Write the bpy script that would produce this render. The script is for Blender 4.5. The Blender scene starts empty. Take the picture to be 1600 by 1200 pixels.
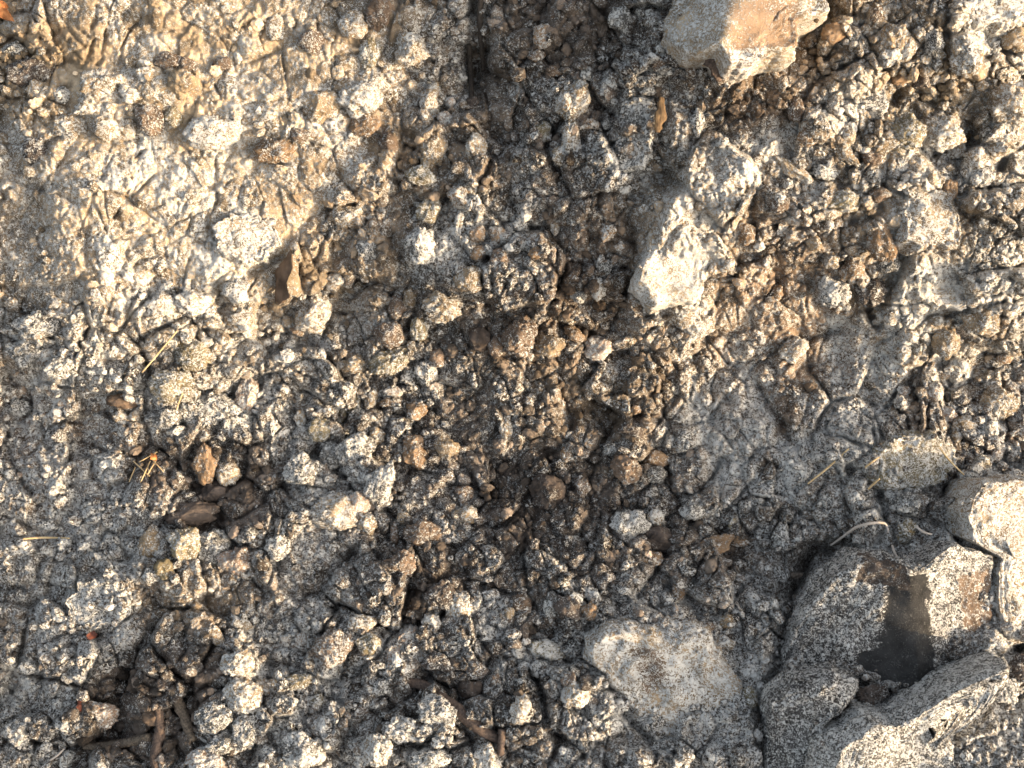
import bpy, bmesh, math, random
import numpy as np
from mathutils import Matrix, Vector

# ------------------------------------------------------------------ camera, sky, sun, exposure
S = bpy.context.scene
C = S.collection
TILT = math.radians(32.0)          # the bank rises at 32 degrees
Z0 = 0.45                          # height of the middle of the bank above the ground
D = 1.60                           # the camera looks square at the bank from this distance
MM = 0.001                         # layout unit: one millimetre on the bank's plane
T = Matrix.Translation((0, 0, Z0)) @ Matrix.Rotation(TILT, 4, 'X')

cam_d = bpy.data.cameras.new("camera")
cam_d.sensor_width = 36.0
cam_d.lens = 36.0 * D / 1.6
cam_d.clip_start = 0.05
cam_d.clip_end = 2000.0
cam = bpy.data.objects.new("camera", cam_d)
C.objects.link(cam)
cam.matrix_world = T @ Matrix.Translation((0, 0, D))
S.camera = cam

SUN_PHI = math.radians(14.0)       # the sun stands to the right, a little down the slope
THR = 0.36                         # its height over the bank's plane (tangent)
e_ = math.atan(THR)
SUN_L = Vector((math.cos(SUN_PHI) * math.cos(e_), -math.sin(SUN_PHI) * math.cos(e_), math.sin(e_)))
SUN_W = (T.to_3x3() @ SUN_L).normalized()
elev = math.asin(SUN_W.z)
sun_d = bpy.data.lights.new("sun", 'SUN')
sun_d.energy = 1.9
sun_d.angle = math.radians(0.5)
sun_d.color = (1.0, 0.73, 0.43)
sun = bpy.data.objects.new("sun", sun_d)
C.objects.link(sun)
sun.rotation_euler = SUN_W.to_track_quat('Z', 'Y').to_euler()
sun.location = (3, -3, 4)

w = bpy.data.worlds.new("World")
S.world = w
w.use_nodes = True
nt = w.node_tree
nt.nodes.clear()
sky = nt.nodes.new('ShaderNodeTexSky')
sky.sky_type = 'NISHITA'
sky.sun_disc = False
sky.sun_elevation = elev
sky.dust_density = 7.0
sky.air_density = 1.0
sky.ozone_density = 1.0
sky.sun_rotation = math.atan2(SUN_W.x, SUN_W.y)
bg = nt.nodes.new('ShaderNodeBackground')
bg.inputs['Strength'].default_value = 0.15
wo = nt.nodes.new('ShaderNodeOutputWorld')
hs = nt.nodes.new('ShaderNodeHueSaturation')      # hazy, less saturated blue
hs.inputs['Saturation'].default_value = 0.55
nt.links.new(sky.outputs[0], hs.inputs['Color'])
nt.links.new(hs.outputs[0], bg.inputs[0])
nt.links.new(bg.outputs[0], wo.inputs[0])
S.view_settings.view_transform = 'Standard'
S.view_settings.look = 'None'
S.view_settings.gamma = 1.0
S.view_settings.exposure = 2.05
S.cycles.max_bounces = 5
S.cycles.diffuse_bounces = 3

# ------------------------------------------------------------------ materials
def earth_material(name, salt=(0.56, 0.545, 0.51), scale=275.0, bump=0.8):
    m = bpy.data.materials.new(name)
    m.use_nodes = True
    n = m.node_tree
    n.nodes.clear()
    L = n.links.new
    out = n.nodes.new('ShaderNodeOutputMaterial')
    pb = n.nodes.new('ShaderNodeBsdfPrincipled')
    pb.inputs['Roughness'].default_value = 1.0
    pb.inputs['Specular IOR Level'].default_value = 0.04
    L(pb.outputs[0], out.inputs[0])
    geo = n.nodes.new('ShaderNodeNewGeometry')
    ac = n.nodes.new('ShaderNodeAttribute'); ac.attribute_name = 'crust'
    asoil = n.nodes.new('ShaderNodeAttribute'); asoil.attribute_name = 'soil'

    def noise(sc, det, rough, dist):
        t = n.nodes.new('ShaderNodeTexNoise')
        t.inputs['Scale'].default_value = sc
        t.inputs['Detail'].default_value = det
        t.inputs['Roughness'].default_value = rough
        t.inputs['Distortion'].default_value = dist
        L(geo.outputs['Position'], t.inputs['Vector'])
        return t.outputs['Fac']

    def ma(op, a, b, clamp=False):
        t = n.nodes.new('ShaderNodeMath'); t.operation = op; t.use_clamp = clamp
        for i, v in enumerate((a, b)):
            if isinstance(v, (int, float)):
                t.inputs[i].default_value = v
            else:
                L(v, t.inputs[i])
        return t.outputs[0]
    fine = noise(scale, 3.0, 0.62, 1.3)
    mid = noise(62.0, 3.0, 0.6, 0.4)
    big = noise(17.0, 3.0, 0.55, 0.0)
    hue = noise(30.0, 4.0, 0.6, 0.0)
    a = ma('MULTIPLY', ma('SUBTRACT', fine, 0.5), 10.0)
    b = ma('MULTIPLY', ma('SUBTRACT', mid, 0.5), 2.4)
    c = ma('MULTIPLY', ma('SUBTRACT', ac.outputs['Fac'], 0.63), 2.0)
    d = ma('MULTIPLY', ma('SUBTRACT', big, 0.5), 1.0)
    mask = ma('ADD', ma('ADD', ma('ADD', a, b), ma('ADD', c, d)), 0.5, True)
    # bare soil shows no salt at all
    bare = n.nodes.new('ShaderNodeMapRange')
    bare.inputs['From Min'].default_value = 0.02; bare.inputs['From Max'].default_value = 0.30
    L(ac.outputs['Fac'], bare.inputs['Value'])
    mask = ma('MULTIPLY', mask, bare.outputs[0], True)
    # soil colour: darker and lighter grains
    g = n.nodes.new('ShaderNodeMapRange')
    g.inputs['From Min'].default_value = 0.3; g.inputs['From Max'].default_value = 0.7
    g.inputs['To Min'].default_value = 0.55; g.inputs['To Max'].default_value = 1.5
    L(hue, g.inputs['Value'])
    sm = n.nodes.new('ShaderNodeVectorMath'); sm.operation = 'SCALE'
    L(asoil.outputs['Color'], sm.inputs[0]); L(g.outputs[0], sm.inputs['Scale'])
    mx = n.nodes.new('ShaderNodeMix'); mx.data_type = 'RGBA'
    L(mask, mx.inputs['Factor'])
    L(sm.outputs[0], mx.inputs['A'])
    mx.inputs['B'].default_value = (*salt, 1)
    L(mx.outputs['Result'], pb.inputs['Base Color'])
    bp = n.nodes.new('ShaderNodeBump')
    bp.inputs['Strength'].default_value = bump
    bp.inputs['Distance'].default_value = 0.003
    hgt = ma('ADD', ma('MULTIPLY', mask, 0.6), ma('MULTIPLY', fine, 0.8))
    L(hgt, bp.inputs['Height'])
    L(bp.outputs[0], pb.inputs['Normal'])
    return m

def plain_material(name, c1, c2, scale=90.0, stretch=(1, 1, 1), rough=0.85, bump=0.4):
    m = bpy.data.materials.new(name)
    m.use_nodes = True
    n = m.node_tree; L = n.links.new
    pb = n.nodes['Principled BSDF']
    pb.inputs['Roughness'].default_value = rough
    pb.inputs['Specular IOR Level'].default_value = 0.25
    tc = n.nodes.new('ShaderNodeTexCoord')
    mp = n.nodes.new('ShaderNodeMapping')
    mp.inputs['Scale'].default_value = stretch
    L(tc.outputs['Object'], mp.inputs['Vector'])
    t = n.nodes.new('ShaderNodeTexNoise')
    t.inputs['Scale'].default_value = scale; t.inputs['Detail'].default_value = 5.0
    t.inputs['Roughness'].default_value = 0.65
    L(mp.outputs[0], t.inputs['Vector'])
    r = n.nodes.new('ShaderNodeValToRGB')
    r.color_ramp.elements[0].position = 0.35; r.color_ramp.elements[0].color = (*c1, 1)
    r.color_ramp.elements[1].position = 0.68; r.color_ramp.elements[1].color = (*c2, 1)
    L(t.outputs['Fac'], r.inputs[0]); L(r.outputs[0], pb.inputs['Base Color'])
    bp = n.nodes.new('ShaderNodeBump'); bp.inputs['Strength'].default_value = bump
    bp.inputs['Distance'].default_value = 0.002
    L(t.outputs['Fac'], bp.inputs['Height']); L(bp.outputs[0], pb.inputs['Normal'])
    return m

M_EARTH = earth_material("salt_crusted_earth")
M_WOOD = plain_material("weathered_wood", (0.05, 0.04, 0.032), (0.23, 0.18, 0.13), 60, (6, 6, 0.6), 0.85, 0.9)
M_DARKWOOD = plain_material("dark_wet_wood", (0.02, 0.016, 0.013), (0.075, 0.06, 0.048), 60, (6, 6, 0.6), 0.7, 0.9)
M_BARK = plain_material("brown_bark", (0.045, 0.033, 0.027), (0.16, 0.115, 0.09), 60, (6, 6, 0.8), 0.85, 0.9)
M_STRAW = plain_material("dry_straw", (0.40, 0.28, 0.14), (0.62, 0.48, 0.28), 40, (1, 1, 1), 0.7, 0.2)
M_ROOT = plain_material("pale_root", (0.42, 0.36, 0.30), (0.62, 0.56, 0.50), 60, (1, 1, 1), 0.8, 0.3)
M_LEAF = plain_material("dry_orange_leaf", (0.30, 0.10, 0.03), (0.62, 0.27, 0.10), 90, (1, 1, 1), 0.6, 0.4)
M_REDLEAF = plain_material("dry_red_leaf", (0.09, 0.03, 0.02), (0.24, 0.075, 0.04), 90, (1, 1, 1), 0.6, 0.4)
M_GROUND = plain_material("bare_ground", (0.07, 0.055, 0.045), (0.2, 0.17, 0.14), 6, (1, 1, 1), 0.95, 0.4)

TONE = {'d': (0.078, 0.062, 0.052), 'b': (0.145, 0.103, 0.074), 't': (0.245, 0.182, 0.115), 'o': (0.225, 0.150, 0.092),
        'g': (0.105, 0.098, 0.088), 'y': (0.185, 0.150, 0.090), 'p': (0.30, 0.215, 0.160), 'k': (0.038, 0.037, 0.036), 'q': (0.30, 0.205, 0.135), 'c': (0.36, 0.275, 0.18), 'n': (0.066, 0.061, 0.057)}

# ------------------------------------------------------------------ maps of the bank, 50 mm cells: steepness, shaped for sun and shade,
# across the hill and thickness of the white crust
SLOPE = [  # hundredths; tuned so the relief puts sun and shade where wanted
    [-13, 95, -17, -41, 5, -42, -30, -51, -39, -31, -22, -15, -16, -85, 50, -7, -6, 95, -85, 58, 55, 23, -41, -13, -85, -85, 95, -85, -15, -85, -85, -85],
    [95, 95, -5, -81, -14, -48, -33, 12, -50, -27, -45, -66, -72, -85, -85, 80, -85, -85, -85, 74, 95, -67, 95, -34, -85, -85, 3, -85, 95, 2, -85, -85],
    [-85, 95, 93, 63, 80, -6, -9, -16, 63, 36, 13, 7, -54, -85, -85, 46, 93, 95, -66, 95, -81, -85, -85, -85, -20, -85, 30, -45, -85, -85, -46, -54],
    [-85, -27, -85, -85, -72, -46, -18, -11, -37, -85, -36, 29, -85, 95, 95, 26, 84, -85, -2, 95, 72, -85, 16, 41, -85, -85, -85, 24, -16, 35, -50, -85],
    [72, -56, -46, -73, -85, -85, -85, -74, -5, -50, -59, -85, -85, -85, -85, 95, 59, -85, 95, 95, -85, -85, 95, 23, -85, -85, -9, -85, -85, -85, 60, -85],
    [71, 51, 5, -42, -56, -18, -64, -49, -23, -85, -85, -85, -85, 24, 41, -8, -42, -85, 95, -13, -85, 95, 68, -85, -76, 95, 95, -85, 95, -85, -85, -68],
    [-85, 95, 25, -85, -41, -13, -65, -41, -77, -85, -85, -25, -85, -80, -11, -85, -5, 86, -85, -85, 95, -82, -85, -85, 50, 23, -85, 95, 35, -85, 59, -7],
    [29, 35, 38, -19, -16, -27, -55, 17, -5, -85, -85, 90, 39, -11, -81, -85, -85, 39, -1, -85, 95, -85, -85, -65, -85, -85, -55, -46, -85, -85, -85, -85],
    [21, 95, 63, -77, -82, 16, 30, -85, -85, -85, -85, -85, 62, 52, -85, -85, -26, -29, -85, 19, -85, -85, -83, -85, -26, -85, -85, -43, -85, -85, -85, -85],
    [-84, -67, -85, -64, -85, -85, -85, -85, -29, -85, -85, 95, 95, -15, -57, -85, 40, -59, -83, 89, -85, -85, -85, -14, -54, -85, -8, -85, -49, -85, -85, -85],
    [71, 46, -85, -85, -85, -37, -85, -85, -85, 45, -83, 95, 24, -85, 69, 78, -41, -71, 6, 60, -85, -85, -85, -56, -85, -85, 46, -72, -85, -85, -85, -69],
    [-85, 95, -59, 45, -85, 87, -85, 2, 3, -85, -5, -85, -85, 83, -85, -49, -17, 61, -85, 30, 1, -18, 95, 90, 12, 27, 95, 27, -83, -85, -48, -19],
    [-74, 24, -70, 80, -85, -53, -56, -85, -85, -30, 95, 4, 17, 33, 74, 90, -85, -85, -85, 10, -85, -2, 95, -11, 95, 95, 95, -68, 2, 95, 95, 90],
    [59, 36, -35, 58, -85, 8, -85, -34, -50, 12, -32, -78, 23, 50, 7, 36, 38, -85, 5, 95, -66, 44, 33, 20, -44, -52, 95, 71, 95, 95, 95, 95],
    [86, 95, 95, 95, 22, 95, 95, -39, -21, -85, 50, -61, -29, 30, -51, 85, 0, 95, -14, 26, -85, 95, 33, 81, 95, -55, 6, -85, -85, -13, -5, 89],
    [95, 95, 95, 95, 95, 95, 67, 95, 95, 95, 40, 66, 23, 95, -1, 87, 8, 53, 95, 78, 95, -28, 95, 95, 88, 16, 95, -79, 95, -85, -76, -24],
    [95, 95, 95, 95, 23, 95, -10, 95, 95, 95, 67, 95, 95, 86, -64, 3, 65, -3, -19, -51, 72, 68, 48, -10, 95, 95, 95, 95, 95, 95, 53, -42],
    [95, 95, 95, 95, 87, 95, 95, 69, 95, 95, 21, 95, 95, 95, 20, 95, 88, 95, -28, 78, -71, 8, 95, 27, 82, 22, 95, 15, 78, -5, 93, 4],
    [84, 95, 95, 95, -76, 93, 95, 73, 95, 51, 32, 95, 95, 95, 95, 95, 67, 95, 95, 95, 29, 10, 95, 95, 35, 18, 78, 95, 95, 95, 43, -6],
    [93, 95, 95, 95, 8, -40, 95, 95, 34, 17, 54, 95, 79, 95, 95, 95, 95, 95, 95, 35, 95, 95, 56, 22, 95, 61, 95, 81, 95, -11, 95, 56],
    [29, 32, 95, 95, 72, 95, 95, 95, 1, 81, 95, 95, -15, -77, 95, 95, 70, 5, 95, 53, 95, 95, 95, 95, 95, 29, 95, 95, 95, 68, 73, 3],
    [-48, 49, 95, -85, 48, 95, 7, 72, 71, 95, 61, 95, 95, 73, 95, 69, 58, 73, 95, 95, 88, 95, 95, 95, 27, 71, 95, 95, 46, 14, 89, 44],
    [79, 95, 95, 59, 95, -46, 52, 50, 95, -36, 95, 19, -65, 95, 95, 95, 95, -9, 95, 95, 95, 95, 95, 78, 95, 95, 95, 89, 95, 48, 95, 95],
    [-2, 4, 95, 46, 95, 95, 68, -2, 30, 46, 58, 18, 12, -32, 95, 18, 74, 36, 28, 75, -83, 18, 72, 95, -41, 95, 6, 95, 50, 59, 28, -10],
]
CRUST = """
27455445554334734314684363444597
12245346344655622225686332445497
32245345445667724336445333754444
33466345566555434445552226833455
65677468557433333354475475567765
76677777545543444348556865567777
66677767665433565423478556458645
66676788544347655323488544458667
65576788623446544223885535547777
55558877574544443333673435359787
66676677665534523333564634667565
67766456765354333344546654876755
67666667765445345334485746985655
66565567766554333322469846854565
54444543466643333333458877778466
66766533557654432344457666775668
66676566666544534434534556676769
67787446576643544434445546676789
67875444456543454445655665566368
66755546665544774457677656624757
66643446656466545677886775655335
66543356656544444556677866656765
66544466666566335676678865467666
66555566776666664665666777776777
"""
# ------------------------------------------------------------------ noise helpers
STEP = 1.6
X0, X1, Y0, Y1 = -64.0, 1664.0, -64.0, 1264.0
gx = np.arange(X0, X1 + 0.1, STEP)
gy = np.arange(Y0, Y1 + 0.1, STEP)
NW, NH = len(gx), len(gy)
PX, PY = np.meshgrid(gx, gy)

def lattice(px, py, cell, seed):
    """smooth 2-D gradient noise, about -1..1, at points px, py (mm); every seed has its own orientation"""
    rng = np.random.default_rng(seed)
    an = rng.random((256, 256)) * 2 * math.pi
    gxs, gys = np.cos(an), np.sin(an)
    ro = rng.uniform(0, 2 * math.pi)
    u = (px * math.cos(ro) - py * math.sin(ro)) / cell * 0.75 + 1000.0
    v = (px * math.sin(ro) + py * math.cos(ro)) / cell * 0.75 + 1000.0
    iu = np.floor(u).astype(np.int64); iv = np.floor(v).astype(np.int64)
    fu = u - iu; fv = v - iv
    def dot(di, dj):
        a = (iv + dj) & 255; b = (iu + di) & 255
        return gxs[a, b] * (fu - di) + gys[a, b] * (fv - dj)
    wu = fu * fu * fu * (fu * (fu * 6 - 15) + 10); wv = fv * fv * fv * (fv * (fv * 6 - 15) + 10)
    return 1.5 * ((dot(0, 0) * (1 - wu) + dot(1, 0) * wu) * (1 - wv) + (dot(0, 1) * (1 - wu) + dot(1, 1) * wu) * wv)

def fbm(px, py, cell, seed, octs=4, gain=0.5):
    s = np.zeros_like(px); a = 1.0
    for k in range(octs):
        s += a * lattice(px + 37.1 * k, py - 91.7 * k, cell, seed + k)
        a *= gain; cell *= 0.5
    return s

def cells(px, py, cell, seed):
    """cellular noise: distance to the nearest point (in cells), distance to the second, a random value and the nearest point's offset"""
    rng = np.random.default_rng(seed)
    n = 128
    jx = rng.random((n, n)); jy = rng.random((n, n)); rv = rng.random((n, n))
    u = px / cell + 64.0; v = py / cell + 64.0
    iu = np.floor(u).astype(np.int64); iv = np.floor(v).astype(np.int64)
    f1 = np.full(px.shape, 9.0); f2 = np.full(px.shape, 9.0); rid = np.zeros(px.shape)
    for dy in (-1, 0, 1):
        for dx in (-1, 0, 1):
            a = (iv + dy) % n; b = (iu + dx) % n
            qx = iu + dx + jx[a, b] - u; qy = iv + dy + jy[a, b] - v
            d = np.sqrt(qx * qx + qy * qy)
            near = d < f1
            f2 = np.where(near, f1, np.minimum(f2, d))
            rid = np.where(near, rv[a, b], rid)
            f1 = np.where(near, d, f1)
    return f1, f2, rid

def hash3(i, j, k, seed):
    h = (i * 374761393 + j * 668265263 + k * 2147483647 + seed * 1274126177) & 0xffffffff
    h = ((h ^ (h >> 13)) * 1274126177) & 0xffffffff
    return ((h ^ (h >> 16)) & 0xffff) / 32767.5 - 1.0

_R3 = np.array(Matrix.Rotation(0.7, 3, 'X') @ Matrix.Rotation(0.9, 3, 'Y') @ Matrix.Rotation(0.5, 3, 'Z'))
def noise3(p, seed):
    p = p @ _R3
    i = np.floor(p).astype(np.int64); f = p - i
    f = f * f * (3 - 2 * f)
    r = 0
    for dx in (0, 1):
        wx = f[:, 0] if dx else 1 - f[:, 0]
        for dy in (0, 1):
            wy = f[:, 1] if dy else 1 - f[:, 1]
            for dz in (0, 1):
                wz = f[:, 2] if dz else 1 - f[:, 2]
                r = r + wx * wy * wz * hash3(i[:, 0] + dx, i[:, 1] + dy, i[:, 2] + dz, seed)
    return r

def digits(txt):
    return np.array([[int(c) for c in row] for row in txt.split()], dtype=float) / 9.0

def upsample(tab, px, py, cell=50.0):
    u = np.clip(px / cell - 0.5, 0, tab.shape[1] - 1.001); v = np.clip(py / cell - 0.5, 0, tab.shape[0] - 1.001)
    iu = u.astype(int); iv = v.astype(int); fu = u - iu; fv = v - iv
    return (tab[iv, iu] * (1 - fu) + tab[iv, iu + 1] * fu) * (1 - fv) + (tab[iv + 1, iu] * (1 - fu) + tab[iv + 1, iu + 1] * fu) * fv

def blur(a, r):
    """three box blurs of radius r cells"""
    r = int(r)
    if r < 1:
        return a
    for _ in range(3):
        for ax in (0, 1):
            p = np.pad(a, [(r + 1, r) if k == ax else (0, 0) for k in (0, 1)], mode='edge')
            cs = np.cumsum(p, axis=ax)
            n = a.shape[ax]
            hi = np.take(cs, np.arange(2 * r + 1, 2 * r + 1 + n), axis=ax)
            lo = np.take(cs, np.arange(0, n), axis=ax)
            a = (hi - lo) / (2 * r + 1)
    return a

def seg_dist(px, py, pts):
    best = np.full(px.shape, 1e9)
    if len(pts) == 1:
        return np.hypot(px - pts[0][0], py - pts[0][1])
    for (ax, ay), (bx, by) in zip(pts[:-1], pts[1:]):
        dx, dy = bx - ax, by - ay
        t = np.clip(((px - ax) * dx + (py - ay) * dy) / (dx * dx + dy * dy), 0, 1)
        best = np.minimum(best, np.hypot(px - ax - t * dx, py - ay - t * dy))
    return best

def inside(px, py, poly):
    r = np.zeros(px.shape, bool)
    n = len(poly)
    for i in range(n):
        ax, ay = poly[i]; bx, by = poly[(i + 1) % n]
        if ay == by:
            continue
        c = ((ay > py) != (by > py)) & (px < (bx - ax) * (py - ay) / (by - ay) + ax)
        r ^= c
    return r

# ------------------------------------------------------------------ relief of the bank (mm, along the plane's normal)
WARP_X = 13 * lattice(PX, PY, 64, 5) + 3.6 * lattice(PX, PY, 20, 6)
WARP_Y = 13 * lattice(PX, PY, 64, 7) + 3.6 * lattice(PX, PY, 20, 8)

def slope_table():
    return np.array(SLOPE, dtype=float) * 0.01

def macro_relief():
    n = 6.0                                              # coarse cells, mm
    pad = 240.0
    qx = np.arange(-pad, 1600 + pad, n); qy = np.arange(-pad, 1200 + pad, n)
    QX, QY = np.meshgrid(qx, qy)
    g = upsample(slope_table(), QX, QY)
    mean = g.mean()
    g = g - mean
    ky = np.fft.fftfreq(len(qy), n)[:, None] * 2 * np.pi
    kx = np.fft.fftfreq(len(qx), n)[None, :] * 2 * np.pi
    sx, sy = math.cos(SUN_PHI), math.sin(SUN_PHI)         # layout y runs down the slope
    ks = kx * sx + ky * sy
    kt = -kx * sy + ky * sx
    G = np.fft.fft2(g)
    H = (-1j * ks) * G / (ks ** 2 + 0.10 * kt ** 2 + (1 / 600.0) ** 2)
    h = np.real(np.fft.ifft2(H))
    h = h + 0.8 * mean * ((QX - 800) * sx + (QY - 600) * sy)
    u = (PX + pad) / n; v = (PY + pad) / n
    iu = np.clip(u.astype(int), 0, len(qx) - 2); iv = np.clip(v.astype(int), 0, len(qy) - 2)
    fu = u - iu; fv = v - iv
    return (h[iv, iu] * (1 - fu) + h[iv, iu + 1] * fu) * (1 - fv) + (h[iv + 1, iu] * (1 - fu) + h[iv + 1, iu + 1] * fu) * fv

GROOVES = [  # (line, half width, depth): clefts and hollows
    ([(1325, 848), (1270, 868), (1245, 920), (1228, 990), (1210, 1040), (1196, 1090), (1192, 1210)], 18, 48),
    ([(1345, 1062), (1392, 1100), (1450, 1062), (1485, 1048), (1560, 1028), (1610, 1000)], 9, 18),
    ([(1410, 405), (1380, 455), (1362, 482)], 14, 34), ([(1522, 175), (1514, 220)], 13, 34),
    ([(1535, 92), (1580, 76)], 7, 22), ([(172, 642), (225, 652), (232, 646)], 9, 26), ([(275, 650), (285, 662), (300, 645), (310, 620)], 10, 30),
    ([(366, 618), (388, 585), (400, 600)], 11, 30), ([(343, 455), (348, 478)], 12, 34), ([(438, 402), (388, 428)], 6, 20),
    ([(8, 588)], 18, 30), ([(868, 205), (866, 228)], 14, 34), ([(1262, 440), (1290, 490)], 8, 20), ([(1355, 478), (1372, 505)], 10, 30),
    ([(1475, 498), (1500, 483), (1600, 470)], 5, 18), ([(180, 1130)], 34, 20), ([(200, 1060), (250, 1020)], 30, 14), ([(1003, 478), (1012, 492)], 13, 36),
    ([(1290, 8), (1286, 24)], 9, 40), ([(1570, 250), (1566, 262)], 8, 30), ([(1215, 1062)], 10, 30), ([(1512, 1105)], 7, 30), ([(1488, 1128)], 9, 26),
    ([(1590, 1015)], 14, 28), ([(870, 1148)], 11, 28), ([(908, 1184)], 7, 26), ([(950, 1070), (975, 1110), (1020, 1160), (1060, 1180)], 6, 18),
    ([(836, 1062)], 8, 24), ([(700, 310), (692, 330)], 10, 24), ([(612, 370), (617, 395)], 9, 22), ([(646, 490), (640, 515)], 6, 22),
    ([(740, 0), (742, 150)], 13, 30), ([(760, 20), (762, 110)], 8, 24), ([(470, 765), (440, 760)], 9, 20), ([(545, 648), (528, 662)], 6, 22),
    ([(600, 795), (615, 808)], 7, 24), ([(485, 540), (478, 535)], 10, 22), ([(550, 870)], 9, 20), ([(300, 800), (350, 775)], 30, 14),
    ([(1340, 720), (1320, 760)], 6, 10), ([(1180, 360), (1170, 300)], 8, 14), ([(1455, 225), (1462, 240)], 6, 20), ([(1405, 145), (1400, 160)], 10, 26),
    ([(1465, 165), (1440, 150)], 9, 18), ([(1385, 1085), (1395, 1100)], 8, 30), ([(1325, 895), (1300, 880), (1262, 885)], 10, 20),
    ([(1450, 755), (1475, 765)], 14, 26), ([(1140, 625)], 9, 16), ([(1375, 325), (1350, 340), (1310, 350)], 8, 24)]
CRACKS = [[(145, 2), (136, 35)], [(158, 40), (156, 95)], [(140, 55), (137, 90)], [(186, 100), (192, 70), (205, 55)], [(242, 85), (245, 103), (262, 112)],
          [(225, 5), (222, 40), (200, 50)], [(40, 148), (50, 128), (65, 120)], [(330, 165), (345, 155), (335, 140)], [(285, 222), (290, 238), (300, 240)],
          [(162, 158), (190, 155)], [(205, 250), (220, 230), (250, 230)], [(370, 60), (380, 40), (400, 25)], [(368, 100), (372, 85)],
          [(410, 60), (412, 40)], [(455, 75), (462, 40)], [(500, 60), (505, 50)], [(565, 95), (575, 105), (590, 110)],
          [(332, 310), (330, 360), (340, 380)], [(180, 345), (200, 310), (205, 280)], [(270, 350), (300, 330)], [(160, 385), (200, 380), (235, 375)],
          [(210, 415), (260, 395)], [(450, 180), (490, 160)], [(1240, 85), (1270, 65)]]
SMOOTH = [  # powdery or baked stretches with few clods (outline, roughness)
    ([(1060, 250), (1120, 300), (1110, 400), (1080, 470), (1010, 490), (985, 450), (1010, 380), (1040, 300)], 0.25),
    ([(1080, 590), (1290, 590), (1300, 740), (1220, 770), (1110, 760), (1080, 680)], 0.5),
    ([(1290, 490), (1400, 480), (1420, 560), (1370, 660), (1330, 670), (1290, 600)], 0.42),
    ([(0, 190), (130, 190), (150, 440), (0, 480)], 0.45), ([(60, 180), (600, 190), (420, 430), (130, 440)], 0.30),
    ([(100, 0), (680, 0), (640, 130), (560, 200), (100, 180)], 0.30), ([(1050, -20), (1290, -20), (1250, 110), (1080, 110)], 0.3),
    ([(1260, 860), (1620, 760), (1620, 1220), (1200, 1220)], 0.4), ([(920, 980), (1170, 1000), (1170, 1180), (1000, 1150)], 0.4),
    ([(1160, 200), (1250, 190), (1240, 260), (1180, 280)], 0.3), ([(0, 640), (260, 640), (260, 840), (0, 980)], 0.85),
    ([(440, 830), (520, 820), (500, 960), (440, 960)], 0.45), ([(1370, 300), (1500, 300), (1510, 480), (1400, 500)], 0.4), ([(1400, 150), (1480, 160), (1520, 270), (1400, 260)], 0.45), ([(1530, 130), (1620, 100), (1620, 270), (1540, 260)], 0.4),
    ([(1040, 120), (1120, 130), (1110, 250), (1030, 240)], 0.5), ([(1100, 200), (1250, 190), (1220, 290), (1110, 320)], 0.35), ([(1100, 470), (1290, 400), (1290, 590), (1120, 600)], 0.55), ([(600, 330), (720, 330), (740, 430), (620, 440)], 0.4), ([(300, 900), (60, 850), (60, 1000), (220, 1000)], 0.75)]

REL = macro_relief()
rough = np.full(PX.shape, 1.0)
for poly, r in SMOOTH:
    m = blur(inside(PX + WARP_X * 0.6, PY + WARP_Y * 0.6, poly).astype(float), 6)
    rough = rough * (1 - m) + r * m
RX, RY = PX + WARP_X, PY + WARP_Y
MACRO = REL.copy()
lump = np.zeros(PX.shape)
crust_var = np.zeros(PX.shape)
tone_var = np.zeros(PX.shape)
for cell, amp, seed, wx in ((105, 0.62, 11, 1.0), (58, 0.66, 12, 1.0), (33, 0.72, 13, 0.9), (19, 0.66, 16, 0.7), (12, 0.56, 14, 0.5), (7.2, 0.50, 15, 0.25)):
    f1, f2, rid = cells(PX + WARP_X * wx, PY + WARP_Y * wx, cell, seed)
    size = 0.40 + 0.32 * rid
    tilt = 0.5 * lattice(PX + 300 * rid, PY, cell * 0.7, seed + 60)     # broken tops rather than domes
    dome = np.clip(1.15 - (f1 / (size + 0.22)) ** 3 + tilt, 0, 1.1) * (0.25 + 0.9 * ((rid * 7.31) % 1.0))
    edge = np.clip((f2 - f1) / 0.13, 0, 1)
    k = 0.3 + 0.7 * rough if cell > 60 else rough if cell > 25 else 0.40 + 0.60 * rough
    lump += (dome * edge ** 0.5) * cell * amp * size * k
    crust_var += (((rid * 13.7) % 1.0) - 0.5) * (0.10 if cell > 60 else 0.16 if cell > 12 else 0.10) * (0.35 + 0.65 * rough)
    tone_var += (((rid * 29.3) % 1.0) - 0.5) * (0.5 if cell > 12 else 0.3)
# baked, cracked pavement of packed clods in the upper left
PAVE = blur(inside(PX + WARP_X, PY + WARP_Y, [(95, -64), (690, -64), (650, 140), (580, 250), (430, 400), (300, 470), (130, 440), (105, 200)]).astype(float), 8)
pave_h = np.zeros(PX.shape); pave_c = np.zeros(PX.shape); pave_t = np.zeros(PX.shape)
for cell, amp, seed in ((74, 11, 201), (41, 8, 202), (22, 4.5, 203)):
    f1, f2, rid = cells(PX + 0.8 * WARP_X, PY + 0.8 * WARP_Y, cell, seed)
    cw = np.clip((f2 - f1) * cell / (5.5 if cell > 30 else 4.0), 0, 1)
    open_ = np.clip(0.45 + 1.6 * lattice(PX, PY, 75, seed + 40), 0, 1)     # many joints are closed
    cw = 1 - (1 - cw) * open_
    pave_h += amp * (1 - 0.9 * np.clip(f1, 0, 1) ** 2) * cw ** 0.6 + amp * 0.7 * (((rid * 17.3) % 1.0) - 0.5) * cw
    pave_c += 0.30 * (((rid * 5.7) % 1.0) - 0.5)
    pave_t += 0.55 * (((rid * 23.1) % 1.0) - 0.5)
REL = REL + lump * (1 - 0.92 * PAVE)
grain = np.zeros(PX.shape)
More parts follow.
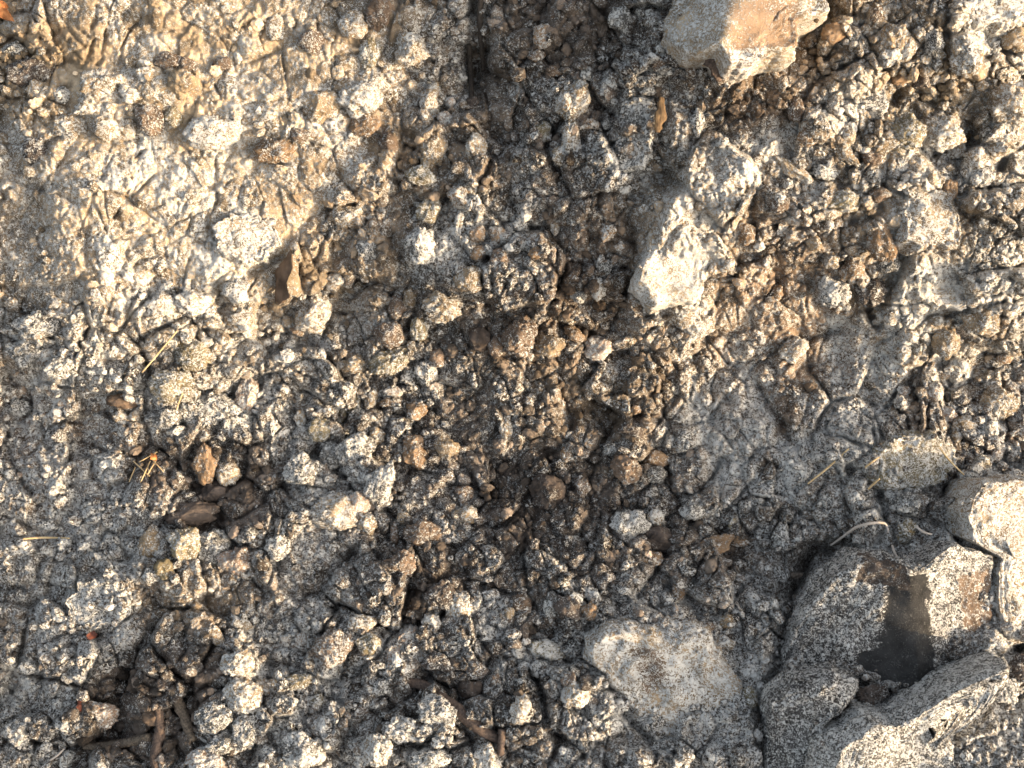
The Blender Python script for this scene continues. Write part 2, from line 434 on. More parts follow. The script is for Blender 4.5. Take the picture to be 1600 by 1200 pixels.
for cell, amp, seed in ((24, 5.0, 231), (15, 4.2, 232), (9.5, 3.4, 233), (6.3, 2.2, 234)):       # granular crumbs where there are no clods
    f1, f2, rid = cells(PX + 0.4 * WARP_X, PY + 0.4 * WARP_Y, cell, seed)
    grain += amp * (0.3 + 0.7 * ((rid * 9.7) % 1.0)) * np.clip(1 - (f1 / 0.62) ** 2, 0, 1)
REL += grain * np.clip(1.1 - rough, 0.15, 0.75) * (1 - 0.15 * PAVE)
REL += PAVE * pave_h
crust_var += PAVE * (1.1 * pave_c - 0.06)
tone_var += PAVE * pave_t
SCARPS = [  # (line running down the slope, rise on its right side, width)
    ([(1082, 100), (1062, 200), (1050, 270), (1022, 335), (1000, 400), (984, 475)], 46, 20), ([(1420, 430), (1398, 500), (1392, 580), (1372, 660)], 26, 16),
    ([(640, 300), (610, 380), (560, 470)], 16, 18), ([(500, 560), (470, 640), (450, 760), (440, 860)], 18, 16),
    ([(1505, 745), (1498, 790), (1502, 850)], 26, 12), ([(1330, 90), (1290, 160), (1285, 190)], 14, 14), ([(590, 690), (570, 740), (545, 770)], 14, 14),
    ([(1250, 190), (1235, 240), (1190, 280)], 22, 14), ([(830, 300), (800, 360), (720, 430)], 16, 16)]
for pts, rise, wd in SCARPS:
    ax, ay = zip(*pts)
    o_ = np.argsort(ay)
    lx_ = np.interp(PY, np.array(ay, float)[o_], np.array(ax, float)[o_])
    u_ = PX + 1.6 * WARP_X - lx_
    ends = np.exp(-(np.clip(np.maximum(min(ay) - PY, PY - max(ay)), 0, None) / 40.0) ** 2)
    REL += rise * ends * np.where(u_ > -wd, np.clip((u_ + wd) / (2 * wd), 0, 1) ** 0.8 * np.exp(-np.clip(u_ - wd, 0, None) / 110.0), 0)
for pts, wd, dp in GROOVES:
    d = seg_dist(PX + 0.45 * WARP_X, PY + 0.45 * WARP_Y, pts)
    REL -= dp * np.exp(-(d / wd) ** 2)
for pts in CRACKS:
    d = seg_dist(PX + 1.0 * WARP_X + 2.5 * lattice(PX, PY, 9, 55), PY + 1.0 * WARP_Y + 2.5 * lattice(PX, PY, 9, 56), pts)
    REL -= 11 * np.clip(0.75 + 0.9 * lattice(PX, PY, 26, 57), 0, 1) * np.exp(-(d / 2.6) ** 2)
REL += 3.6 * fbm(PX, PY, 44, 21, 4, 0.5) * (0.35 + 0.65 * rough) * (1 - 0.5 * PAVE)
REL -= (3.0 * np.abs(lattice(PX, PY, 17, 91)) + 2.4 * np.abs(lattice(PX, PY, 9, 92))) * (0.15 + 0.85 * rough) * (1 - 0.8 * PAVE)
REL += (1.2 * lattice(PX, PY, 10, 93) + 1.1 * lattice(PX, PY, 7, 94)) * (1 - 0.5 * PAVE)
REL += (1.2 * lattice(PX, PY, 5.2, 31) + 0.9 * lattice(PX, PY, 3.3, 32)) * (1 - 0.35 * PAVE)
BASE = blur(REL, 7)
TOP = REL.copy()

CR = upsample(digits(CRUST), PX + WARP_X, PY + WARP_Y)
for poly, v in (([(1170, 205), (1250, 195), (1240, 240), (1180, 270), (1130, 300), (1120, 400), (1090, 470), (1010, 490), (985, 450), (1010, 380), (1050, 310), (1075, 250)], 0.86),
                ([(1080, 600), (1180, 590), (1200, 640), (1250, 690), (1230, 760), (1130, 760), (1090, 690)], 0.86), ([(1300, 500), (1400, 470), (1420, 540), (1370, 660), (1325, 665), (1290, 600)], 0.86),
                ([(630, 430), (700, 360), (820, 310), (830, 350), (720, 430)], 0.78), ([(0, 190), (120, 190), (140, 440), (0, 480)], 0.54), ([(1400, 430), (1480, 400), (1510, 470), (1430, 490)], 0.88),
                ([(1215, 630), (1235, 630), (1232, 690), (1212, 690)], 0.1), ([(1180, 720), (1210, 700), (1215, 750), (1190, 760)], 0.15), ([(620, 170), (690, 110), (700, 0), (640, 0)], 0.7),
                ([(185, 690), (420, 690), (410, 830), (265, 850), (300, 775), (190, 745)], 0.22), ([(130, 1060), (330, 1000), (345, 1060), (300, 1190), (120, 1190)], 0.22), ([(760, 690), (1000, 660), (960, 800), (800, 880), (720, 800)], 0.32),
                ([(560, 870), (760, 840), (720, 960), (560, 960)], 0.24), ([(0, 650), (170, 700), (230, 860), (205, 1000), (120, 1070), (0, 1100)], 0.72), ([(1010, 830), (1160, 830), (1170, 900), (1020, 900)], 0.28), ([(780, 0), (940, 0), (930, 60), (800, 80)], 0.2), ([(60, 30), (120, 40), (130, 120), (40, 130)], 0.2)):
    m_ = blur(inside(PX + 0.8 * WARP_X, PY + 0.8 * WARP_Y, poly).astype(float), 4)
    CR = CR * (1 - m_) + v * m_
CR = np.clip(CR + crust_var + 0.10 * fbm(PX, PY, 40, 41, 3), 0.03, 1.0)
TBLOBS = [(300, 110, 330, 150, 'c', 2.0), (330, 330, 260, 160, 'c', 2.2), (540, 240, 150, 90, 'o', 0.6), (1230, 470, 130, 120, 'q', 1.2), (1180, 60, 110, 90, 'o', 1.0),
          (1450, 150, 190, 160, 'c', 1.1), (1450, 440, 170, 130, 'c', 1.1), (1080, 370, 90, 130, 'c', 1.2), (930, 450, 120, 150, 'b', 1.0), (940, 600, 110, 90, 't', 0.5), (800, 830, 260, 220, 'd', 0.8),
          (820, 120, 230, 160, 'd', 1.3), (650, 400, 120, 120, 'd', 0.6), (290, 780, 130, 70, 'd', 1.2), (230, 1090, 120, 100, 'd', 1.1), (60, 700, 120, 90, 'b', 0.8),
          (300, 930, 80, 50, 't', 0.7), (1540, 660, 110, 70, 'b', 0.8), (1390, 960, 90, 90, 'd', 1.0), (1200, 180, 90, 60, 'b', 1.0), (560, 330, 120, 70, 'b', 0.8), (1500, 1100, 120, 80, 'g', 0.6)]
SOIL = np.zeros(PX.shape + (3,)); wsum = np.full(PX.shape, 0.55)
SOIL += np.array((0.105, 0.085, 0.068)) * 0.55
for bx, by, rx, ry, t, wt in TBLOBS:
    k = wt * np.exp(-(((PX + WARP_X - bx) / rx) ** 2 + ((PY + WARP_Y - by) / ry) ** 2) * 1.2)
    SOIL += k[..., None] * np.array(TONE[t]); wsum += k
SOIL /= wsum[..., None]
SOIL *= np.exp(0.75 * np.clip(tone_var, -0.8, 0.8))[..., None]

def sample(a, x, y):
    u = (np.asarray(x, float) - X0) / STEP; v = (np.asarray(y, float) - Y0) / STEP
    u = np.clip(u, 0, NW - 1.001); v = np.clip(v, 0, NH - 1.001)
    iu = u.astype(int); iv = v.astype(int)
    return a[iv, iu]

def unproj(x, y, h):
    """layout (mm, y down the slope) and relief (mm) -> point on the bank in metres, along the camera's line of sight"""
    s = (D - h * MM) / D
    return (x - 800) * MM * s, (600 - y) * MM * s, h * MM

# ------------------------------------------------------------------ mesh helpers
def link_mesh(name, verts, faces, mat, crust=None, soil=None, smooth=True):
    verts = np.asarray(verts, np.float32); faces = np.asarray(faces, np.int32)
    me = bpy.data.meshes.new(name)
    nv, nf, k = len(verts), len(faces), faces.shape[1]
    me.vertices.add(nv); me.vertices.foreach_set('co', verts.ravel())
    me.loops.add(nf * k); me.loops.foreach_set('vertex_index', faces.ravel())
    me.polygons.add(nf)
    me.polygons.foreach_set('loop_start', np.arange(0, nf * k, k, dtype=np.int32))
    me.polygons.foreach_set('loop_total', np.full(nf, k, np.int32))
    me.polygons.foreach_set('use_smooth', np.full(nf, smooth))
    me.update(calc_edges=True)
    me.validate()
    if crust is not None:
        a = me.attributes.new('crust', 'FLOAT', 'POINT')
        a.data.foreach_set('value', np.asarray(crust, np.float32).ravel())
        c4 = np.ones((nv, 4), np.float32); c4[:, :3] = soil
        b = me.attributes.new('soil', 'FLOAT_COLOR', 'POINT')
        b.data.foreach_set('color', c4.ravel())
    me.materials.append(mat)
    o = bpy.data.objects.new(name, me)
    C.objects.link(o)
    return o

def tag(o, label=None, cat=None, group=None, kind=None):
    if label: o['label'] = label
    if cat: o['category'] = cat
    if group: o['group'] = group
    if kind: o['kind'] = kind
    return o

# ------------------------------------------------------------------ the setting: the bank and the flat ground it stands on
def build_bank():
    # the raster, plus margins that carry the bank on beyond the picture
    mx = np.array([1700, 1760, 1850, 1990, 2200, 2500, 2900], float)
    ux = np.concatenate([(1600 - mx)[::-1], gx, mx])
    my = np.array([1300, 1360, 1450, 1590, 1800], float)
    ty = np.array([-100, -160, -250, -390, -600, -900, -1300], float)
    uy = np.concatenate([ty[::-1], gy, my])
    n = len(mx); nt_ = len(ty)
    UX, UY = np.meshgrid(ux, uy)
    iu = np.clip(np.arange(len(ux)) - n, 0, NW - 1); iv = np.clip(np.arange(len(uy)) - nt_, 0, NH - 1)
    H = REL[np.ix_(iv, iu)].copy()
    out = np.maximum(np.maximum(X0 - UX, UX - 1604), np.maximum(Y0 - UY, UY - Y1)).clip(0)
    low = np.where(UX > 800, -150, -60) + 30 * lattice(UX, UY, 200, 77)
    k = np.clip(out / 260, 0, 1)
    H = H * (1 - k) + low * k
    H -= 0.15 * np.clip(UX - X1, 0, None) + 0.35 * np.clip(Y0 - UY, 0, None)
    x, y, z = unproj(UX, UY, H)
    ny, nx = UX.shape
    idx = np.arange(nx * ny).reshape(ny, nx)
    f = np.stack([idx[:-1, :-1], idx[1:, :-1], idx[1:, 1:], idx[:-1, 1:]], -1).reshape(-1, 4)
    o = link_mesh("earth_bank_terrain", np.stack([x, y, z], -1).reshape(-1, 3), f, M_EARTH,
                  CR[np.ix_(iv, iu)].ravel(), SOIL[np.ix_(iv, iu)].reshape(-1, 3))
    o.matrix_world = T
    tag(o, "sloping earth bank of dark soil with a patchy white salt crust", None, None, 'structure')

build_bank()
g = 400.0
gm = link_mesh("ground", [(-g, -g, -0.02), (g, -g, -0.02), (g, g, -0.02), (-g, g, -0.02)], [(0, 1, 2, 3)], M_GROUND)
tag(gm, "flat bare earth ground at the foot of the bank", None, None, 'structure')

# ------------------------------------------------------------------ clods and boulders
_ico = {}
def ico(sub):
    if sub not in _ico:
        bm = bmesh.new()
        bmesh.ops.create_icosphere(bm, subdivisions=sub, radius=1.0)
        v = np.array([x.co[:] for x in bm.verts]); f = np.array([[q.index for q in p.verts] for p in bm.faces])
        bm.free()
        _ico[sub] = (v, f)
    return _ico[sub]

def lumpy(n, rng, size, facets=6, amount=1.0):
    """radius factor for unit directions n: a broken, faceted, crumbly lump of about SIZE mm"""
    r = np.full(len(n), 1.0)
    for _ in range(facets):
        d = rng.normal(size=3); d /= np.linalg.norm(d)
        o = rng.uniform(0.62, 0.92)
        c = n @ d
        r = np.minimum(r, np.where(c > 0.05, o / np.maximum(c, 0.05), 9))
    r = 0.10 + 0.90 * r
    sd = int(rng.integers(1, 10000))
    r = r + amount * (0.13 * noise3(n * 1.7 + 5, sd) + 0.10 * noise3(n * 3.7 + 9, sd + 1))
    r = r - amount * 0.11 * np.abs(noise3(n * 6.3 + 3, sd + 2)) + 0.05 * amount * noise3(n * 12.0, sd + 3)
    fine = size / 4.2
    r = r + (1.1 / size) * noise3(n * fine + 17, sd + 4) + (0.7 / size) * noise3(n * fine * 1.9 + 23, sd + 5)
    return r

ITEMS = []           # (x, y, size, words) of everything placed, for labels
def place(o, x, y, h):
    p = Vector(unproj(x, y, h))
    o.matrix_world = T @ Matrix.Translation(p)

def make_clod(name, x, y, rx, ry, ang, crust, tone, seed, lift=0.35, flat=0.8, facets=7, amount=1.0):
    rng = np.random.default_rng(seed)
    R = max(rx, ry)
    v, f = ico(5 if R > 24 else 4 if R > 10 else 3)
    h = float(sample(BASE, x, y))
    s = (D - h * MM) / D
    r = lumpy(v, rng, R, facets, amount)
    rz = flat * min(rx, ry)
    p = v * r[:, None] * np.array((rx, ry, rz)) * s
    a = math.radians(-ang)
    q = p.copy()
    q[:, 0] = p[:, 0] * math.cos(a) - p[:, 1] * math.sin(a)
    q[:, 1] = p[:, 0] * math.sin(a) + p[:, 1] * math.cos(a)
    sd = int(rng.integers(1, 9999))
    c = crust + 0.16 * noise3(v * 1.6 + 3, sd) + 0.08 * noise3(v * 4 + 8, sd + 1)
    if crust < 0.01:
        c = np.full(len(v), 0.0) + np.clip(0.12 * noise3(v * 2.1, sd), 0, 1)
    col = np.array(TONE[tone]) * (1 + 0.25 * noise3(v * 2.3, sd + 2))[:, None] * rng.uniform(0.85, 1.15)
    o = link_mesh(name, q * MM, f, M_EARTH, np.clip(c, 0, 1), col)
    place(o, x, y, h + lift * rz)
    return o

def make_boulder(name, poly, hz, seed, crust, tone, tops=(), paints=(), lift=0.0, amount=0.6, sub=6, facets=0, power=0.5):
    rng = np.random.default_rng(seed)
    P = np.array(poly, float)
    cx, cy = P.mean(0)
    A = 0.0; gx_ = gy_ = 0.0
    for i in range(len(P)):
        a, b = P[i], P[(i + 1) % len(P)]
        cr = a[0] * b[1] - b[0] * a[1]
        A += cr; gx_ += (a[0] + b[0]) * cr; gy_ += (a[1] + b[1]) * cr
    cx, cy = gx_ / (3 * A), gy_ / (3 * A)
    th = np.linspace(-math.pi, math.pi, 721)
    rp = np.zeros(721)
    for i in range(len(P)):
        ax, ay = P[i] - (cx, cy); bx, by = P[(i + 1) % len(P)] - (cx, cy)
        ay, by = -ay, -by
        dx, dy = bx - ax, by - ay
        den = np.cos(th) * dy - np.sin(th) * dx
        with np.errstate(divide='ignore', invalid='ignore'):
            t = (ax * dy - ay * dx) / den
            u = np.where(np.abs(dx) > np.abs(dy), (t * np.cos(th) - ax) / dx, (t * np.sin(th) - ay) / dy)
        ok = (t > 0) & (u >= -1e-6) & (u <= 1 + 1e-6)
        rp = np.where(ok, np.maximum(rp, np.nan_to_num(t)), rp)
    sdo = int(rng.integers(1, 9999))
    cir = np.column_stack([np.cos(th), np.sin(th), np.zeros(721)])
    rp = rp + 5.0 * noise3(cir * 3.1 + 7, sdo) + 3.2 * noise3(cir * 8 + 3, sdo + 1) + 2.0 * noise3(cir * 19, sdo + 2)
    v, f = ico(sub)
    R = rp.mean()
    ang = np.arctan2(v[:, 1], v[:, 0])
    rad = np.interp(ang, th, rp)
    rho = np.hypot(v[:, 0], v[:, 1])
    k = np.where(rho > 1e-6, rad * rho ** power / np.maximum(rho, 1e-6), 0)
    x = v[:, 0] * k; y = v[:, 1] * k
    z = hz * np.sign(v[:, 2]) * np.abs(v[:, 2]) ** 0.75
    sd = int(rng.integers(1, 9999))
    for (z0, a, b) in tops:                              # broken faces: z <= z0 + a x + b y (y up the slope)
        lim = z0 + a * x + b * y
        z = np.minimum(z, lim + 2.0 * noise3(v * 5, sd + 7))
    p = np.stack([x, y, z], -1)
    q = p / 30.0
    d = amount * (5 * noise3(q * 0.7 + 4, sd) + 5 * noise3(q * 1.7 + 1, sd + 1) - 4.5 * np.abs(noise3(q * 3.3, sd + 2)) + 2 * noise3(q * 6, sd + 3))
    d += 0.9 * noise3(p / 4.2, sd + 4) + 0.6 * noise3(p / 2.3, sd + 5)
    flat_ = np.zeros(len(p), bool)
    for pp, pc, pt in paints:
        if pt == 'k':
            flat_ |= inside(p[:, 0] + cx, cy - p[:, 1], pp) & (v[:, 2] > -0.1)
    d = np.where(flat_, 0.3 * d - 1.5, d)
    p += v * d[:, None]
    h = float(sample(blur(MACRO, 12), cx, cy)) + lift
    s = (D - h * MM) / D
    c = crust + 0.12 * noise3(q * 1.2 + 2, sd + 8) + 0.07 * noise3(q * 3 + 2, sd + 9)
    col = np.array(TONE[tone])[None] * (1 + 0.25 * noise3(q * 1.1, sd + 6))[:, None]
    lx, ly = p[:, 0] + cx, cy - p[:, 1]
    ti = np.clip(((ly - Y0) / STEP).astype(int), 0, NH - 1); tj = np.clip(((lx - X0) / STEP).astype(int), 0, NW - 1)
    np.maximum.at(TOP, (ti, tj), p[:, 2] + h)
    wob = 3.5 * noise3(q * 3.2, sd + 11); wob2 = 3.5 * noise3(q * 3.2 + 50, sd + 12)
    for pp, pc, pt in paints:
        m = inside(lx + wob, ly + wob2, pp) & (v[:, 2] > -0.1)
        c = np.where(m, pc + (0.08 * noise3(q * 2, sd + 10) if pc > 0.05 else 0), c)
        col = np.where(m[:, None], np.array(TONE[pt])[None], col)
    o = link_mesh(name, p * MM * s, f, M_EARTH, np.clip(c, 0, 1), col)
    top_ = h + 0.40 * min([hz] + [t_[0] for t_ in tops])      # the outline was read off the top face
    bx_, by_, _ = unproj(cx, cy, top_)
    o.matrix_world = T @ Matrix.Translation((bx_, by_, h * MM))
    return o, cx, cy

BOULDERS = [
    # name, outline, height, crust, tone, broken faces, stains, lift, label, landmark phrase
    ("soil_boulder", [(1300, 905), (1345, 866), (1400, 872), (1440, 868), (1480, 846), (1552, 868), (1556, 1000), (1480, 1042), (1400, 1088), (1345, 1056), (1300, 1046), (1232, 1058), (1244, 985)],
     92, 0.60, 'n', [(70, 0.34, 0.06), (82, -0.02, 0.08), (74, -0.36, 0.0)], [([(1380, 895), (1436, 890), (1442, 960), (1446, 1035), (1434, 1070), (1400, 1092), (1346, 1058), (1334, 1020), (1362, 1006)], 0.05, 'k'), ([(1345, 865), (1400, 880), (1405, 915), (1330, 905)], 0.16, 'd'), ([(1490, 900), (1548, 890), (1548, 1000), (1500, 985)], 0.30, 'b')],
     18, "large split soil boulder with a smooth bare black face at lower right", "the black-faced split boulder"),
    ("soil_boulder", [(1488, 795), (1522, 748), (1600, 748), (1660, 760), (1660, 990), (1600, 994), (1552, 1004), (1538, 930), (1546, 868), (1496, 838)], 95, 0.76, 't', [(40, -0.26, -0.08)], [], 30,
     "tall pale salt-crusted boulder cut by the right edge of the picture", "the tall right-edge boulder"),
    ("soil_boulder", [(1236, 1062), (1300, 1045), (1338, 1066), (1322, 1092), (1288, 1112), (1270, 1155), (1252, 1230), (1196, 1230), (1202, 1100)], 66, 0.56, 'n', [(48, 0.35, 0.1)], [], 16,
     "narrow grey speckled soil block below the split boulder beside the deep cleft", "the grey speckled block"),
    ("soil_boulder", [(1398, 1116), (1440, 1090), (1490, 1064), (1575, 1030), (1566, 1066), (1524, 1112), (1484, 1144), (1486, 1240), (1258, 1240), (1280, 1152), (1346, 1116)], 78, 0.70, 'g', [(56, -0.10, 0.06)], [], 10,
     "broad white-flecked soil block along the bottom edge under the split boulder", "the broad bottom-edge block"),
    ("soil_boulder", [(918, 1000), (950, 972), (1000, 968), (1060, 975), (1110, 985), (1140, 1030), (1165, 1080), (1185, 1150), (1130, 1190), (1064, 1174), (1016, 1142), (975, 1098), (945, 1058), (915, 1032)],
     60, 0.80, 't', [(44, -0.03, 0.06), (48, 0.12, 0.02)], [([(985, 1005), (1030, 1010), (1040, 1050), (1010, 1080), (990, 1040)], 0.55, 'b'), ([(1060, 1160), (1110, 1178), (1150, 1160), (1170, 1172), (1120, 1195)], 0.2, 'b')], 8,
     "wide pale cream slab with an angular lower edge in the bottom middle", "the cream slab"),
    ("soil_boulder", [(1046, 48), (1075, -50), (1300, -50), (1284, 28), (1242, 46), (1242, 86), (1192, 96), (1168, 116), (1130, 122), (1106, 98), (1082, 92)],
     110, 0.66, 'c', [(128, 1.05, -0.41), (92, -0.18, 0.10)], [([(1130, 5), (1240, 20), (1235, 80), (1140, 95), (1125, 60)], 0.22, 'q'), ([(1130, 90), (1190, 85), (1185, 125), (1130, 125)], 0.85, 'p')], 26,
     "large ochre and white boulder cut by the top edge, one side lit", "the ochre top-edge boulder"),
    ("soil_boulder", [(1290, 140), (1332, 104), (1356, 107), (1376, 140), (1390, 170), (1372, 192), (1340, 182), (1310, 194), (1282, 188)], 58, 0.66, 'g', [(44, 0.12, -0.10)], [], 18,
     "blunt triangular grey rock finely speckled with white, upper right", "the speckled triangular rock"),
    ("soil_boulder", [(1490, -40), (1640, -40), (1640, 30), (1590, 42), (1560, 54), (1510, 52), (1492, 40)], 60, 0.92, 't', [(46, -0.05, 0.0)], [], 30,
     "thick white crusted boulder cut by the top right corner", "the white corner boulder"),
    ("soil_boulder", [(1352, 745), (1360, 700), (1400, 674), (1450, 678), (1488, 700), (1492, 720), (1470, 745), (1440, 768), (1395, 772), (1360, 765)], 62, 0.62, 'y', [(46, -0.1, -0.12)], [], 20,
     "rounded olive grey rock with straw lying on its crust", "the olive rock with straw"),
    ("soil_slab", [(972, 165), (1000, 146), (1022, 152), (1020, 180), (1016, 250), (1004, 268), (958, 274), (964, 215)], 44, 0.74, 'g', [(30, 0.5, 0.0)], [], 12,
     "upright grey powdery slab leaning on the ridge beside the dark gully", "the upright grey slab"),
    ("soil_slab", [(150, 498), (200, 470), (235, 474), (278, 512), (258, 545), (200, 562), (152, 545)], 44, 0.60, 't', [(26, -0.12, 0.0)], [], 6,
     "flat tan slab evenly flecked with white, left of the straw stem", "the flat tan slab"),
    ("soil_slab", [(338, 356), (375, 334), (432, 344), (442, 384), (412, 408), (382, 418), (340, 396)], 50, 0.86, 't', [(32, -0.18, -0.1)], [], 8,
     "bright cream lump overhanging a dark crack, left of the brown flake", "the bright cream lump"),
    ("soil_slab", [(104, 930), (130, 904), (190, 900), (206, 925), (192, 966), (150, 986), (114, 986)], 52, 0.76, 'g', [(32, 0.1, 0.05)], [], 8,
     "blocky bluish grey slab in the shaded lower left above a red leaf", "the bluish grey slab"),
    ("soil_slab", [(495, 606), (565, 603), (571, 640), (546, 645), (534, 662), (500, 650)], 40, 0.46, 'y', [(26, 0.08, 0.0)], [], 14,
     "blocky olive brown stone with an undercut lower edge, left of centre", "the olive brown stone"),
    ("soil_slab", [(285, 655), (295, 628), (340, 620), (366, 628), (362, 650), (345, 664), (300, 668)], 46, 0.84, 'g', [(30, -0.1, 0.0)], [], 14,
     "angular whitish block standing over a dark hole in the left part", "the angular whitish block"),
    ("soil_slab", [(604, 1046), (612, 1010), (622, 990), (642, 978), (680, 1004), (670, 1026), (640, 1052)], 48, 0.74, 'p', [(32, -0.1, -0.1)], [], 16,
     "tan wedge-shaped stone with a white speckled face above the bark strip", "the tan wedge stone"),
    ("soil_slab", [(1008, 385), (1042, 312), (1072, 252), (1128, 285), (1124, 400), (1088, 470), (1016, 490), (984, 452)], 46, 0.86, 'c', [(24, -0.16, -0.04)], [], 14,
     "long pale cream slab forming the ridge beside the dark central gully", "the long ridge slab"),
    ("soil_slab", [(1082, 246), (1112, 204), (1182, 202), (1250, 192), (1238, 240), (1186, 276), (1136, 302), (1098, 302)], 40, 0.84, 'c', [(20, -0.10, -0.10)], [], 12,
     "pale slab continuing the ridge upward, pointed at its right end", "the pointed ridge slab"),
    ("soil_slab", [(1412, 402), (1448, 394), (1502, 450), (1508, 480), (1470, 486), (1424, 470)], 38, 0.90, 'c', [(22, -0.16, -0.10)], [], 12,
     "bright white slab slanting down above a thin dark crack on the right", "the bright slanting slab"),
    ("soil_slab", [(1398, 340), (1420, 292), (1480, 300), (1504, 350), (1496, 388), (1440, 396), (1404, 380)], 48, 0.70, 't', [(30, -0.14, -0.08)], [], 14,
     "bulky tan lump with a white cap, right of the ochre clods", "the white-capped lump"),
]
LAND = []
for i, (nm, poly, hz, cr_, tn, tops, paints, lift, lab, phrase) in enumerate(BOULDERS):
    o, cx, cy = make_boulder(nm, poly, hz, 500 + i, cr_, tn, tops, paints, lift, sub=7 if i == 0 else 6, amount=1.0 if i == 4 else 0.75, power=0.7 if i == 4 else 0.3 if i in (1, 5) else 0.42)
    tag(o, lab, "boulder" if nm == "soil_boulder" else "soil slab")
    LAND.append((cx, cy, phrase))

# the brown flake standing on edge: a dark broad side, a pale broken rim
def make_flake():
    root = bpy.data.objects.new("stone_flake", None); C.objects.link(root)
    h = float(sample(BASE, 452, 435)) + 10
    root.matrix_world = T @ Matrix.Translation(Vector(unproj(452, 435, h)))
    tag(root, "brown flake of clay standing on edge with a pale rough rim", "flake")
    def slab(name, poly, z_left, z_right, th, crust, tone, seed):
        P = np.array(poly, float) - (452, 435); P[:, 1] *= -1
        n = 26
        c = P.mean(0)
        vs, fs = [], []
        rng = np.random.default_rng(seed)
        rings = 14
        m = len(P) * n
        pts = np.concatenate([P[i] + (P[(i + 1) % len(P)] - P[i]) * (np.arange(n) / n)[:, None] for i in range(len(P))])
        for k in range(rings + 1):
            q = c + (pts - c) * (k / rings)
            x0, x1 = P[:, 0].min(), P[:, 0].max()
            z = z_left + (z_right - z_left) * (q[:, 0] - x0) / (x1 - x0)
            vs.append(np.column_stack([q, z]))
        q = pts.copy(); z = vs[-1][:, 2] - th
        vs.append(np.column_stack([q * 0.97, z]))
        v = np.concatenate(vs)
        v[:, 2] += 1.3 * noise3(v / 9 + 3, seed) + 0.6 * noise3(v / 3.5, seed + 1)
        v[:, :2] += np.column_stack([noise3(v / 7, seed + 2), noise3(v / 7 + 40, seed + 3)]) * 1.2
        for k in range(rings + 1):
            for j in range(m):
                a = k * m + j; b = k * m + (j + 1) % m
                fs.append((a, b, b + m, a + m))
        col = np.tile(TONE[tone], (len(v), 1)) * (1 + 0.2 * noise3(v / 8, seed + 4))[:, None]
        o = link_mesh(name, v * MM, fs, M_EARTH, np.full(len(v), crust), col)
        o.parent = root
        return o
    slab("broad_side", [(462, 392), (465, 420), (455, 450), (458, 468), (438, 477), (427, 470), (432, 440), (428, 425)], -2, 36, 14, 0.0, 'b', 1)
    tag(slab("rim", [(463, 389), (471, 402), (470, 430), (475, 455), (468, 467), (459, 462), (456, 445), (464, 420)], 37, 20, 20, 0.30, 't', 2), "pale rough broken rim of the flake")
make_flake()
LAND.append((452, 435, "the brown flake"))

